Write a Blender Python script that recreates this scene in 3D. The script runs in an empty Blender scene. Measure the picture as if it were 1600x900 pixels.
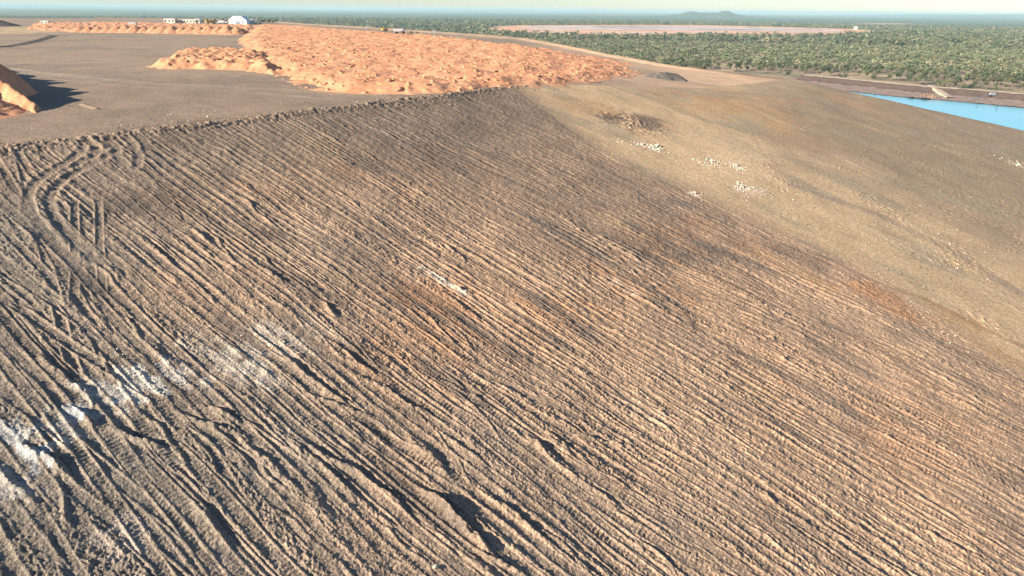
import bpy, math, random
import numpy as np
C = bpy.context.scene
# ------------------------------------------------------------------ camera, sky, sun, exposure
TH, RO, FPX = math.radians(22.15), math.radians(.573), 1067.0
F = np.array([0, math.cos(TH), -math.sin(TH)]); U0 = np.array([0, math.sin(TH), math.cos(TH)]); X0 = np.array([1., 0, 0])
UP = U0*math.cos(RO) - X0*math.sin(RO); RT = X0*math.cos(RO) + U0*math.sin(RO)
CAMZ = 50.0
from mathutils import Matrix
cam = bpy.data.cameras.new('camera'); cam.lens = 24.0; cam.sensor_width = 36; cam.clip_end = 120000; cam.clip_start = .5
co = bpy.data.objects.new('camera', cam); C.collection.objects.link(co)
co.matrix_world = Matrix(((RT[0], UP[0], -F[0], 0), (RT[1], UP[1], -F[1], 0), (RT[2], UP[2], -F[2], CAMZ), (0, 0, 0, 1)))
C.camera = co
SUN_EL, SUN_AZ = 24, (-.9, -.44)          # the sun stands low, behind and left of the camera
az = math.atan2(SUN_AZ[0], SUN_AZ[1])
w = bpy.data.worlds.new('World'); C.world = w; w.use_nodes = True
sky = w.node_tree.nodes.new('ShaderNodeTexSky'); sky.sky_type = 'NISHITA'; sky.sun_disc = False
sky.sun_elevation = math.radians(SUN_EL); sky.sun_rotation = az; sky.altitude = 100
sky.air_density = 1.0; sky.dust_density = .0; sky.ozone_density = 2.5
bgn = w.node_tree.nodes['Background']; bgn.inputs[1].default_value = .05
tint = w.node_tree.nodes.new('ShaderNodeVectorMath'); tint.operation = 'MULTIPLY'; tint.inputs[1].default_value = (.98, 1.06, 1.22)   # clear tropical air
w.node_tree.links.new(sky.outputs[0], tint.inputs[0]); w.node_tree.links.new(tint.outputs[0], bgn.inputs[0])
sl = bpy.data.lights.new('sun', 'SUN'); sl.energy = 5.0; sl.angle = math.radians(.5); sl.color = (1, .91, .77)
so = bpy.data.objects.new('sun', sl); C.collection.objects.link(so)
_e = math.radians(SUN_EL); _h = math.hypot(*SUN_AZ)
SUNV = np.array([SUN_AZ[0]/_h*math.cos(_e), SUN_AZ[1]/_h*math.cos(_e), math.sin(_e)])
from mathutils import Vector
so.rotation_euler = Vector(SUNV.tolist()).to_track_quat('Z', 'Y').to_euler()
C.view_settings.view_transform = 'Standard'; C.view_settings.look = 'None'; C.view_settings.gamma = 1
C.view_settings.use_curve_mapping = False
C.view_settings.exposure = 1.2
C.cycles.volume_bounces = 0; C.cycles.max_bounces = 5; C.cycles.diffuse_bounces = 1

rng = np.random.default_rng(7); random.seed(7)
# ------------------------------------------------------------------ noise
def _h2(ix, iy, seed):
    h = (ix.astype(np.int64)*374761393 + iy.astype(np.int64)*668265263 + seed*974634777) & 0x7fffffff
    h = ((h ^ (h >> 13))*1274126177) & 0x7fffffff
    return (((h ^ (h >> 16)) & 0xffff)*(2*math.pi/65536)).astype(np.float32)
def perlin(x, y, seed=0):
    x = np.asarray(x, np.float32); y = np.asarray(y, np.float32)
    ix = np.floor(x); iy = np.floor(y); fx = x-ix; fy = y-iy
    u = fx*fx*fx*(fx*(fx*6-15)+10); v = fy*fy*fy*(fy*(fy*6-15)+10)
    def g(a, b):
        t = _h2(ix+a, iy+b, seed); return np.cos(t)*(fx-a) + np.sin(t)*(fy-b)
    n0 = g(0, 0); n0 = n0 + u*(g(1, 0)-n0); n1 = g(0, 1); n1 = n1 + u*(g(1, 1)-n1)
    return (n0 + v*(n1-n0))*1.5
def fbm(x, y, o=4, seed=0, g=.5):
    a = 1; r = 0
    for i in range(o):
        r = r + a*perlin(x*2**i+i*17.3, y*2**i-i*9.1, seed+i); a *= g
    return r
def sst(a, b, x):
    t = np.clip((x-a)/(b-a), 0, 1); return t*t*(3-2*t)
def smin(a, b, k):
    h = np.clip(.5+.5*(b-a)/k, 0, 1); return b+(a-b)*h-k*h*(1-h)
def smax(a, b, k): return -smin(-a, -b, k)
def inpoly(x, y, P):
    r = np.zeros(np.shape(x), bool); n = len(P)
    for i in range(n):
        x0, y0 = P[i]; x1, y1 = P[(i+1) % n]
        c = (y0 > y) != (y1 > y)
        r ^= c & (x < (x1-x0)*(y-y0)/((y1-y0) or 1e-9)+x0)
    return r
def dline(x, y, P, closed=False):
    d = np.full(np.shape(x), 1e9, np.float32); n = len(P)
    for i in range(n if closed else n-1):
        x0, y0 = P[i]; x1, y1 = P[(i+1) % n]; dx, dy = x1-x0, y1-y0
        t = np.clip(((x-x0)*dx+(y-y0)*dy)/(dx*dx+dy*dy+1e-9), 0, 1)
        d = np.minimum(d, np.hypot(x-x0-t*dx, y-y0-t*dy))
    return d
def sdpoly(x, y, P):            # negative inside
    d = dline(x, y, P, True); return np.where(inpoly(x, y, P), -d, d)

# ------------------------------------------------------------------ the big shapes of the waste dump
def plateau(x, y): return 34.5 - 6.2*sst(-5, 70, x)
TOP = [(101, 246), (52, 340), (-35, 490), (-115, 612), (-210, 740), (-350, 980), (-1300, 1100), (-1300, -900), (310, -315)]
UPS = (-.786, .618); CRS = (.618, .786)
def base(x, y):
    face = 10 + .255*(UPS[0]*x+UPS[1]*y)
    d = sdpoly(x, y, TOP)
    top = plateau(x, y) - .21*np.maximum(d, 0)
    c = CRS[0]*x+CRS[1]*y
    top = top + 1.3*np.exp(-((d+5)/2.6)**2)*sst(250, 330, y)          # bund along the far edge
    return np.maximum(smin(face, top, .8+1.5*sst(110, 200, c)), -3)
def ray(px, py): return RT*(px-800)+UP*(450-py)+F*FPX
def atz(px, py, z):
    d = ray(px, py); t = (z-CAMZ)/d[2]; return (d[0]*t, d[1]*t)
def at(px, py, dz=0):                                                # where a measured sight line meets the dump
    d = ray(px, py); d = d/np.linalg.norm(d); t = np.arange(20, 1500, .5)
    p = d[None]*t[:, None]; z = p[:, 2]+CAMZ; b = base(p[:, 0], p[:, 1])+dz
    i = np.argmax(z < b); return (float(p[i, 0]), float(p[i, 1]))
def sc(p): return (UPS[0]*p[0]+UPS[1]*p[1], CRS[0]*p[0]+CRS[1]*p[1])

# ------------------------------------------------------------------ raster of the bulldozed batter, s = up the slope, c = across it
DS = .05; S0, S1, C0, C1 = -40., 101., -55., 170.
ns, nc = int((S1-S0)/DS), int((C1-C0)/DS)
sv = (S0+DS*np.arange(ns)).astype(np.float32); cv = (C0+DS*np.arange(nc)).astype(np.float32)
def up_noise(fn, fs, fc):       # noise on a coarser grid, stretched up
    a = sv[::fs][:, None]; b = cv[::fc][None]
    g = fn(a+0*b, b+0*a)
    yi = np.arange(ns)/fs; xi = np.arange(nc)/fc
    y0 = np.minimum(yi.astype(int), g.shape[0]-2); x0 = np.minimum(xi.astype(int), g.shape[1]-2)
    ty = (yi-y0).astype(np.float32)[:, None]; tx = (xi-x0).astype(np.float32)[None]
    g0 = g[:, x0]*(1-tx)+g[:, x0+1]*tx
    return g0[y0]*(1-ty)+g0[y0+1]*ty
warp = up_noise(lambda s, c: 1.0*fbm(s/60, c/45, 2, 3)+.12*fbm(s/9, c/9, 2, 5), 10, 10)
rough = up_noise(lambda s, c: sst(60, -10, c)*.65+.35+.35*fbm(s/18, c/14, 2, 11), 20, 20).clip(.15, 1.3)
CW = cv[None]+warp
H = np.zeros((ns, nc), np.float32)
for wv, L, amp, sd in ((3.4, 17, .05, 21), (1.35, 8, .06, 22), (.6, 5, .035, 23), (.33, 2.2, .022, 24)):
    n = 0
    for a in range(0, ns, 700):
        sl_ = slice(a, min(ns, a+700))
        q = perlin(CW[sl_]/wv, (sv[sl_]/L)[:, None]+0*CW[sl_], sd)
        H[sl_] += (amp*(1.2*np.abs(q)-.35 if wv < 3 else q)*rough[sl_]).astype(np.float32)
noise1 = up_noise(lambda s, c: fbm(s/.55, c/.4, 2, 31), 4, 4)
noise2 = (rng.random((ns//2+1, nc//2+1)).astype(np.float32)-.5).repeat(2, 0).repeat(2, 1)[:ns, :nc]
noise3 = up_noise(lambda s, c: perlin(s/.24, c/.2, 33), 2, 2)
H += .04*noise1+.03*noise3
ROUGHM = np.ones((ns, nc), np.float32)       # clods; flattened inside the wheel lines
def run(c0, a, bend, ph, s0, s1, gauge=2.3, w_=.36, depth=.09, berm=.11, cleat=.042):
    i0 = int((s0-S0)/DS); i1 = int((s1-S0)/DS); i0 = max(i0, 0); i1 = min(i1, ns)
    if i1-i0 < 20: return
    s = sv[i0:i1]; mid = (s0+s1)/2
    for side in (-1, 1):
        cc = c0+a*(s-mid)+bend*np.sin((s-mid)/23+ph)+side*gauge/2
        j0 = ((cc-C0)/DS).astype(int); K = int(.95/DS); k = np.arange(-K, K+1)
        ok = (j0 > K+130) & (j0 < nc-K-130)
        if ok.sum() < 20: continue
        I = np.arange(i0, i1)[ok]; ss = s[ok]; c_ = cc[ok]; jj = j0[ok]
        wj = -warp[I, jj]/DS                                        # runs follow the same drift as the ground
        jj = jj+wj.astype(int); J = jj[:, None]+k[None]; I2 = I[:, None]
        d = np.abs(((J*DS+C0)-(c_-warp[I, jj-wj.astype(int)])[:, None]))
        old = H[I2, J]
        m = .5*old[:, K-5:K+6].mean(1); kk = np.ones(41)/41; m = np.convolve(np.pad(m, 20, 'edge'), kk, 'valid')
        ends = (sst(s0, s0+2, ss)*sst(s1, s1-2, ss))[:, None]
        inn = sst(w_+.06, w_-.05, d)*ends
        cl = cleat*(np.abs(np.sin((ss[:, None]+.12*(d))*math.pi/.36))**.6*-1.6+1.)*(.35+.9*np.abs(perlin(ss/2.6+c0, ss*0+side, 43))*1.6)[:, None]
        wob = .55+.8*np.abs(perlin(ss/1.7, ss*0+c0*3.1, 41))*1.3
        bm = berm*wob[:, None]*np.exp(-((d-w_-.13)/.10)**2)*ends
        lift = sst(.12, .5, bm/max(berm, .01))*(1-inn)
        H[I2, J] = (old*(1-.92*inn)+(m[:, None]-depth+cl)*.92*inn)*(1-lift)+np.maximum(old, m[:, None]+bm)*lift
        ROUGHM[I2, J] = ROUGHM[I2, J]*(1-.6*inn)
def cb(s): return 98+.2*s+3.5*np.sin(s/13)         # outer limit of the bulldozed part
def windrow(c, s, L, hgt, wd, ang):
    i0, i1 = int((s-L/2-1-S0)/DS), int((s+L/2+1-S0)/DS); i0 = max(i0, 0); i1 = min(i1, ns)
    j0, j1 = int((c-3.5-abs(ang)*L/2-S0*0-C0)/DS), int((c+3.5+abs(ang)*L/2-C0)/DS); j0 = max(j0, 0); j1 = min(j1, nc)
    if i1 <= i0 or j1 <= j0: return
    ss = sv[i0:i1][:, None]; q = cv[j0:j1][None]
    d = q-(c+ang*(ss-s))-.22*np.sin(ss/1.6+c)-.1*np.sin(ss/.53+c*2)
    e = sst(-L/2-.6, -L/2+L*.3, ss-s)*sst(L/2+.4, L/2-L*.3, ss-s)
    b = hgt*(1+.3*np.sin(ss/.9+c*3)+.5*perlin(ss/.45+c, q/.35, 47))*np.exp(-(np.abs(d)/wd)**1.8)-.45*hgt*np.exp(-((d-wd*1.7)/(wd*.7))**2)
    H[i0:i1, j0:j1] += b*e
for ps in range(2):
    for i in range(230):
        s_m = rng.uniform(-35, 98); L = rng.uniform(18, 75); c0 = rng.uniform(-50, 128)
        s0, s1 = s_m-L/2, min(s_m+L/2, 97.5)
        if c0 > cb((s0+s1)/2)+rng.normal(0, 2.5): continue
        fine = sst(20, 110, c0)
        run(c0, rng.normal(0, .03)*(1+4*(rng.random() < .2)), rng.uniform(0, .35), rng.uniform(0, 6), s0, s1,
            depth=rng.uniform(.03, .09)*(1-.3*fine), berm=rng.uniform(.01, .1)*(1-.2*fine))
    if ps == 0:
        for i in range(230):
            c = 120*rng.random()**1.7-30; s = rng.uniform(-30, 92)
            k = sst(90, 0, c)
            windrow(c, s, rng.uniform(3, 11), rng.uniform(.06, .17)+.12*k*rng.random(), rng.uniform(.22, .36)+.12*k*rng.random(), rng.normal(0, .06))
for i in range(620):        # short crisp spill ridges, broken and uneven
    c = 155*rng.random()-48; s = rng.uniform(-35, 94)
    if c > cb(s)-1: continue
    windrow(c, s, rng.uniform(1.2, 7), rng.uniform(.05, .2), rng.uniform(.1, .2), rng.normal(0, .12))
for i in range(230):        # the freshest runs: flat lanes printed with grouser bars
    s_m = rng.uniform(-35, 95); L = rng.uniform(12, 45); c0 = rng.uniform(-50, 124)
    s0, s1 = s_m-L/2, min(s_m+L/2, 97)
    if c0 > cb((s0+s1)/2)+rng.normal(0, 2): continue
    run(c0, rng.normal(0, .04)*(1+4*(rng.random() < .25)), rng.uniform(0, .35), rng.uniform(0, 6), s0, s1, w_=rng.uniform(.3, .42), depth=rng.uniform(.02, .05), berm=rng.uniform(.0, .09), cleat=rng.uniform(.05, .11))
for i in range(260):
    c = 155*rng.random()-48; s = rng.uniform(-35, 94)
    if c < cb(s)-1: windrow(c, s, rng.uniform(1.5, 9), rng.uniform(.06, .2), rng.uniform(.1, .18), rng.normal(0, .1))
for i in range(24):
    c = rng.uniform(-25, 40); s = rng.uniform(15, 75)
    windrow(c, s, rng.uniform(2.5, 7), rng.uniform(.15, .33), rng.uniform(.28, .5), rng.normal(0, .1))
# single long dark windrows measured on the photograph
for a, b, hh in (((470, 690), (640, 800), .5), ((430, 560), (560, 640), .35), ((650, 760), (790, 880), .55), ((60, 560), (130, 610), .5), ((175, 680), (245, 702), .6),
                 ((290, 650), (345, 675), .55), ((320, 635), (385, 665), .5), ((900, 685), (970, 700), .42), ((0, 740), (60, 790), .55), ((20, 690), (100, 750), .6),
                 ((560, 590), (690, 660), .4), ((670, 430), (740, 460), .35), ((1340, 715), (1450, 785), .4), ((1460, 840), (1540, 880), .4), ((500, 620), (570, 650), .45),
                 ((100, 640), (140, 665), .5), ((700, 690), (760, 740), .4), ((380, 700), (470, 770), .45), ((820, 430), (905, 470), .3), ((930, 430), (1060, 500), .3)):
    sa, ca = sc(at(*a)); sb, cb_ = sc(at(*b)); L = abs(sa-sb)+1.5
    windrow((ca+cb_)/2, (sa+sb)/2, L, hh*.5, .26, (ca-cb_)/((sa-sb) or 1e-3) if abs(sa-sb) > 1 else 0)
# turning loops of the tracks near the crest
def path_stamp(P, w_=.45, depth=.07, berm=.09, cl=False):
    Q = []
    for i in range(len(P)-1):                       # Catmull-Rom through the points
        p0 = P[max(i-1, 0)]; p1 = P[i]; p2 = P[i+1]; p3 = P[min(i+2, len(P)-1)]
        for t in np.linspace(0, 1, 7)[:-1]:
            Q.append(tuple(.5*(2*p1[k]+(p2[k]-p0[k])*t+(2*p0[k]-5*p1[k]+4*p2[k]-p3[k])*t*t+(3*p1[k]-p0[k]-3*p2[k]+p3[k])*t**3) for k in (0, 1)))
    Q.append(tuple(P[-1]))
    a = np.array(Q); i0, i1 = int((a[:, 0].min()-2-S0)/DS), int((a[:, 0].max()+2-S0)/DS)
    j0, j1 = int((a[:, 1].min()-2-C0)/DS), int((a[:, 1].max()+2-C0)/DS)
    i0 = max(i0, 0); i1 = min(i1, ns); j0 = max(j0, 0); j1 = min(j1, nc)
    s = sv[i0:i1][:, None]+0*cv[j0:j1][None]; c = cv[j0:j1][None]+0*s
    d = dline(s, c, Q); old = H[i0:i1, j0:j1]; inn = sst(w_+.1, w_-.12, d)
    cle = .03*np.sin((s+c)*2*math.pi/.3) if cl else 0
    H[i0:i1, j0:j1] = old*(1-.92*inn)+(-depth+cle)*inn+berm*(.7+.6*perlin(s/1.1, c/1.1, 9))*np.exp(-((d-w_-.25)/.22)**2)
    ROUGHM[i0:i1, j0:j1] *= 1-.8*inn
for P in ([(150, 232), (118, 248), (80, 268), (55, 288), (45, 308), (48, 330), (62, 352), (90, 385), (125, 420)],
          [(178, 240), (146, 258), (112, 275), (88, 296), (78, 318), (86, 345), (110, 372), (150, 412)],
          [(112, 218), (132, 226), (122, 240), (100, 258)], [(133, 222), (152, 232), (146, 252), (170, 272), (215, 300)],
          [(160, 214), (182, 232), (186, 250), (232, 285)], [(190, 212), (206, 226), (216, 246), (213, 264)], [(205, 208), (224, 220), (228, 236)]):
    path_stamp([sc(at(*p)) for p in P])
# half-pushed cross tracks here and there
for P in ([(890, 330), (960, 395), (1050, 470), (1150, 520)], [(1190, 535), (1290, 540), (1420, 600), (1560, 620)],
          [(300, 205), (370, 190), (440, 186)], [(250, 250), (330, 262), (420, 300)], [(640, 520), (760, 590), (900, 650)], [(1060, 455), (1200, 500), (1320, 560)],
          [(400, 470), (450, 500), (520, 560), (600, 600)]):
    path_stamp([sc(at(*p)) for p in P], .36, .05, .07, True)
# keep ruts inside the worked area
def cb_n(s): return cb(s)
for a in range(0, ns, 500):
    s = sv[a:a+500][:, None]
    g = .9*np.interp(np.arange(nc), np.arange(nc), np.zeros(nc))
    fade = sst(4.5, -3.5, cv[None]-cb_n(s)-4*perlin(s/6+0*cv[None], cv[None]/3, 51))
    H[a:a+500] *= fade*(.6+.5*sst(-.35, .3, perlin(s/13+.5+0*cv[None], cv[None]/6, 53)+.5*perlin(s/5+0*cv[None], cv[None]/2.5, 54)))
    cl = (.08*noise2[a:a+500]+.04*noise1[a:a+500]+.10*np.maximum(noise3[a:a+500], -.1))*ROUGHM[a:a+500]
    H[a:a+500] += cl*(.25+.75*fade)
edge = sst(100.5, 95, sv)[:, None]
H *= edge
lo = H[:ns//4*4, :nc//4*4].reshape(ns//4, 4, nc//4, 4).mean((1, 3))
lo2 = lo[:lo.shape[0]//3*3, :lo.shape[1]//3*3].reshape(lo.shape[0]//3, 3, lo.shape[1]//3, 3).mean((1, 3))
def bil(G, d, s, c):
    i = np.clip((s-S0)/d-.5, 0, G.shape[0]-2.001); j = np.clip((c-C0)/d-.5, 0, G.shape[1]-2.001)
    i0 = i.astype(int); j0 = j.astype(int); ti = i-i0; tj = j-j0
    return (G[i0, j0]*(1-ti)*(1-tj)+G[i0+1, j0]*ti*(1-tj)+G[i0, j0+1]*(1-ti)*tj+G[i0+1, j0+1]*ti*tj)

# ------------------------------------------------------------------ helpers for meshes
def tag(o, label=None, cat=None, group=None, kind=None):
    if label: o['label'] = label
    if cat: o['category'] = cat
    if group: o['group'] = group
    if kind: o['kind'] = kind
    return o
def mesh_np(name, V, Q, mat, col=None, smooth=True, parent=None, link=True, tri=False):
    me = bpy.data.meshes.new(name); V = np.asarray(V, np.float32); Q = np.asarray(Q, np.int32); k = Q.shape[1]
    me.vertices.add(len(V)); me.vertices.foreach_set('co', V.ravel())
    me.loops.add(Q.size); me.loops.foreach_set('vertex_index', Q.ravel())
    me.polygons.add(len(Q)); me.polygons.foreach_set('loop_start', np.arange(0, Q.size, k, dtype=np.int32))
    me.polygons.foreach_set('use_smooth', np.full(len(Q), smooth)); me.update(calc_edges=True)
    if col is not None:
        a = me.color_attributes.new('soil', 'FLOAT_COLOR', 'POINT')
        a.data.foreach_set('color', np.c_[col, np.ones(len(col))].astype(np.float32).ravel())
    me.materials.append(mat)
    if not link: return me
    o = bpy.data.objects.new(name, me); C.collection.objects.link(o)
    if parent: o.parent = parent
    return o
def empty(name, loc, rz=0):
    o = bpy.data.objects.new(name, None); C.collection.objects.link(o); o.location = loc; o.rotation_euler.z = rz; o.empty_display_size = .5
    return o
class MB:
    def __init__(s): s.v = []; s.f = []
    def box(s, x0, x1, y0, y1, z0, z1):
        n = len(s.v); s.v += [(x, y, z) for z in (z0, z1) for x, y in ((x0, y0), (x1, y0), (x1, y1), (x0, y1))]
        s.f += [tuple(n+i for i in q) for q in ((0, 3, 2, 1), (4, 5, 6, 7), (0, 1, 5, 4), (1, 2, 6, 5), (2, 3, 7, 6), (3, 0, 4, 7))]; return s
    def prism(s, pts, y0, y1):       # outline in x,z swept along y
        n = len(s.v); k = len(pts); s.v += [(x, y0, z) for x, z in pts]+[(x, y1, z) for x, z in pts]
        s.f += [tuple(n+i for i in range(k))[::1], tuple(n+k+i for i in reversed(range(k)))]
        s.f += [(n+i, n+k+i, n+k+(i+1) % k, n+(i+1) % k) for i in range(k)]; return s
    def tube(s, a, b, r, r2=None, k=10, cap=True):
        a = Vector(a); b = Vector(b); d = (b-a).normalized(); p = d.orthogonal().normalized(); q = d.cross(p); n = len(s.v); r2 = r if r2 is None else r2
        for c, rr in ((a, r), (b, r2)):
            for i in range(k):
                t = 2*math.pi*i/k; s.v.append(tuple(c+(p*math.cos(t)+q*math.sin(t))*rr))
        s.f += [(n+i, n+(i+1) % k, n+k+(i+1) % k, n+k+i) for i in range(k)]
        if cap: s.f += [tuple(n+i for i in reversed(range(k))), tuple(n+k+i for i in range(k))]
        return s
    def build(s, name, mat, parent=None, smooth=False):
        me = bpy.data.meshes.new(name); me.from_pydata(s.v, [], s.f); me.materials.append(mat); me.update()
        for p in me.polygons: p.use_smooth = smooth
        o = bpy.data.objects.new(name, me); C.collection.objects.link(o); o.parent = parent; return o

# ------------------------------------------------------------------ materials
def newmat(name):
    m = bpy.data.materials.new(name); m.use_nodes = True; nt = m.node_tree
    b = nt.nodes['Principled BSDF']; b.inputs['Roughness'].default_value = .95; b.inputs['Specular IOR Level'].default_value = .12
    return m, nt, b
def soil_mat(name, sc1=3., sc2=14., bump=.5, dist=.06, var=.35, speck=.15, attr=True, color=(.2, .15, .1)):
    m, nt, b = newmat(name); N = nt.nodes; L = nt.links
    tc = N.new('ShaderNodeNewGeometry')
    n1 = N.new('ShaderNodeTexNoise'); n1.inputs['Scale'].default_value = sc1; n1.inputs['Detail'].default_value = 5; n1.inputs['Roughness'].default_value = .65
    n2 = N.new('ShaderNodeTexNoise'); n2.inputs['Scale'].default_value = sc2; n2.inputs['Detail'].default_value = 3
    L.new(tc.outputs['Position'], n1.inputs['Vector']); L.new(tc.outputs['Position'], n2.inputs['Vector'])
    mr = N.new('ShaderNodeMapRange'); mr.inputs[1].default_value = .3; mr.inputs[2].default_value = .7; mr.inputs[3].default_value = 1-var; mr.inputs[4].default_value = 1+var
    L.new(n1.outputs[0], mr.inputs[0])
    mul = N.new('ShaderNodeVectorMath'); mul.operation = 'SCALE'
    if attr:
        a = N.new('ShaderNodeAttribute'); a.attribute_name = 'soil'; L.new(a.outputs['Color'], mul.inputs[0])
    else: mul.inputs[0].default_value = color
    m2 = N.new('ShaderNodeMapRange'); m2.inputs[1].default_value = .32; m2.inputs[2].default_value = .68; m2.inputs[3].default_value = 1-speck; m2.inputs[4].default_value = 1+speck
    L.new(n2.outputs[0], m2.inputs[0]); mm = N.new('ShaderNodeMath'); mm.operation = 'MULTIPLY'; L.new(mr.outputs[0], mm.inputs[0]); L.new(m2.outputs[0], mm.inputs[1])
    L.new(mm.outputs[0], mul.inputs['Scale']); L.new(mul.outputs[0], b.inputs['Base Color'])
    if bump:
        bp = N.new('ShaderNodeBump'); bp.inputs['Strength'].default_value = bump; bp.inputs['Distance'].default_value = dist
        L.new(n2.outputs[0], bp.inputs['Height']); L.new(bp.outputs[0], b.inputs['Normal'])
    return m
def flat_mat(name, color, rough=.7, var=.12, sc_=2., metal=0):
    m, nt, b = newmat(name); N = nt.nodes; L = nt.links
    b.inputs['Roughness'].default_value = rough; b.inputs['Specular IOR Level'].default_value = .3; b.inputs['Metallic'].default_value = metal
    tc = N.new('ShaderNodeTexCoord'); n = N.new('ShaderNodeTexNoise'); n.inputs['Scale'].default_value = sc_; n.inputs['Detail'].default_value = 4
    L.new(tc.outputs['Object'], n.inputs['Vector'])
    cr = N.new('ShaderNodeMapRange'); cr.inputs[1].default_value = .3; cr.inputs[2].default_value = .7; cr.inputs[3].default_value = 1-var; cr.inputs[4].default_value = 1+var
    mu = N.new('ShaderNodeVectorMath'); mu.operation = 'SCALE'; mu.inputs[0].default_value = color
    L.new(n.outputs[0], cr.inputs[0]); L.new(cr.outputs[0], mu.inputs['Scale']); L.new(mu.outputs[0], b.inputs['Base Color'])
    return m
M_dump = soil_mat('dump_soil', 2.2, 6.5, .9, .1, .28, .4)
M_orange = soil_mat('orange_spoil', .5, 2.5, .3, .15, .14, .08)
M_plain = soil_mat('plain_ground', .02, .3, 0, 1, .4)
M_bank = soil_mat('bank_soil', .25, 1.2, .4, .2, .2)
M_white = flat_mat('white_sheeting', (.8, .79, .76)); M_cream = flat_mat('cream_panel', (.62, .57, .48)); M_grey = flat_mat('grey_steel', (.3, .31, .32))
M_dark = flat_mat('dark_rubber', (.03, .03, .032)); M_glass = flat_mat('dark_glass', (.03, .04, .05), .2); M_rock = flat_mat('pale_rock', (.6, .5, .39), .9, .3, 1.5)
M_yellow = flat_mat('yellow_paint', (.55, .33, .05), .5); M_roof = flat_mat('roof_sheet', (.7, .69, .66), .5); M_bark = flat_mat('bark', (.22, .17, .13), .9, .3, 3)
M_brownrock = flat_mat('brown_rock', (.2, .14, .1), .9, .3, 1.5)

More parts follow.
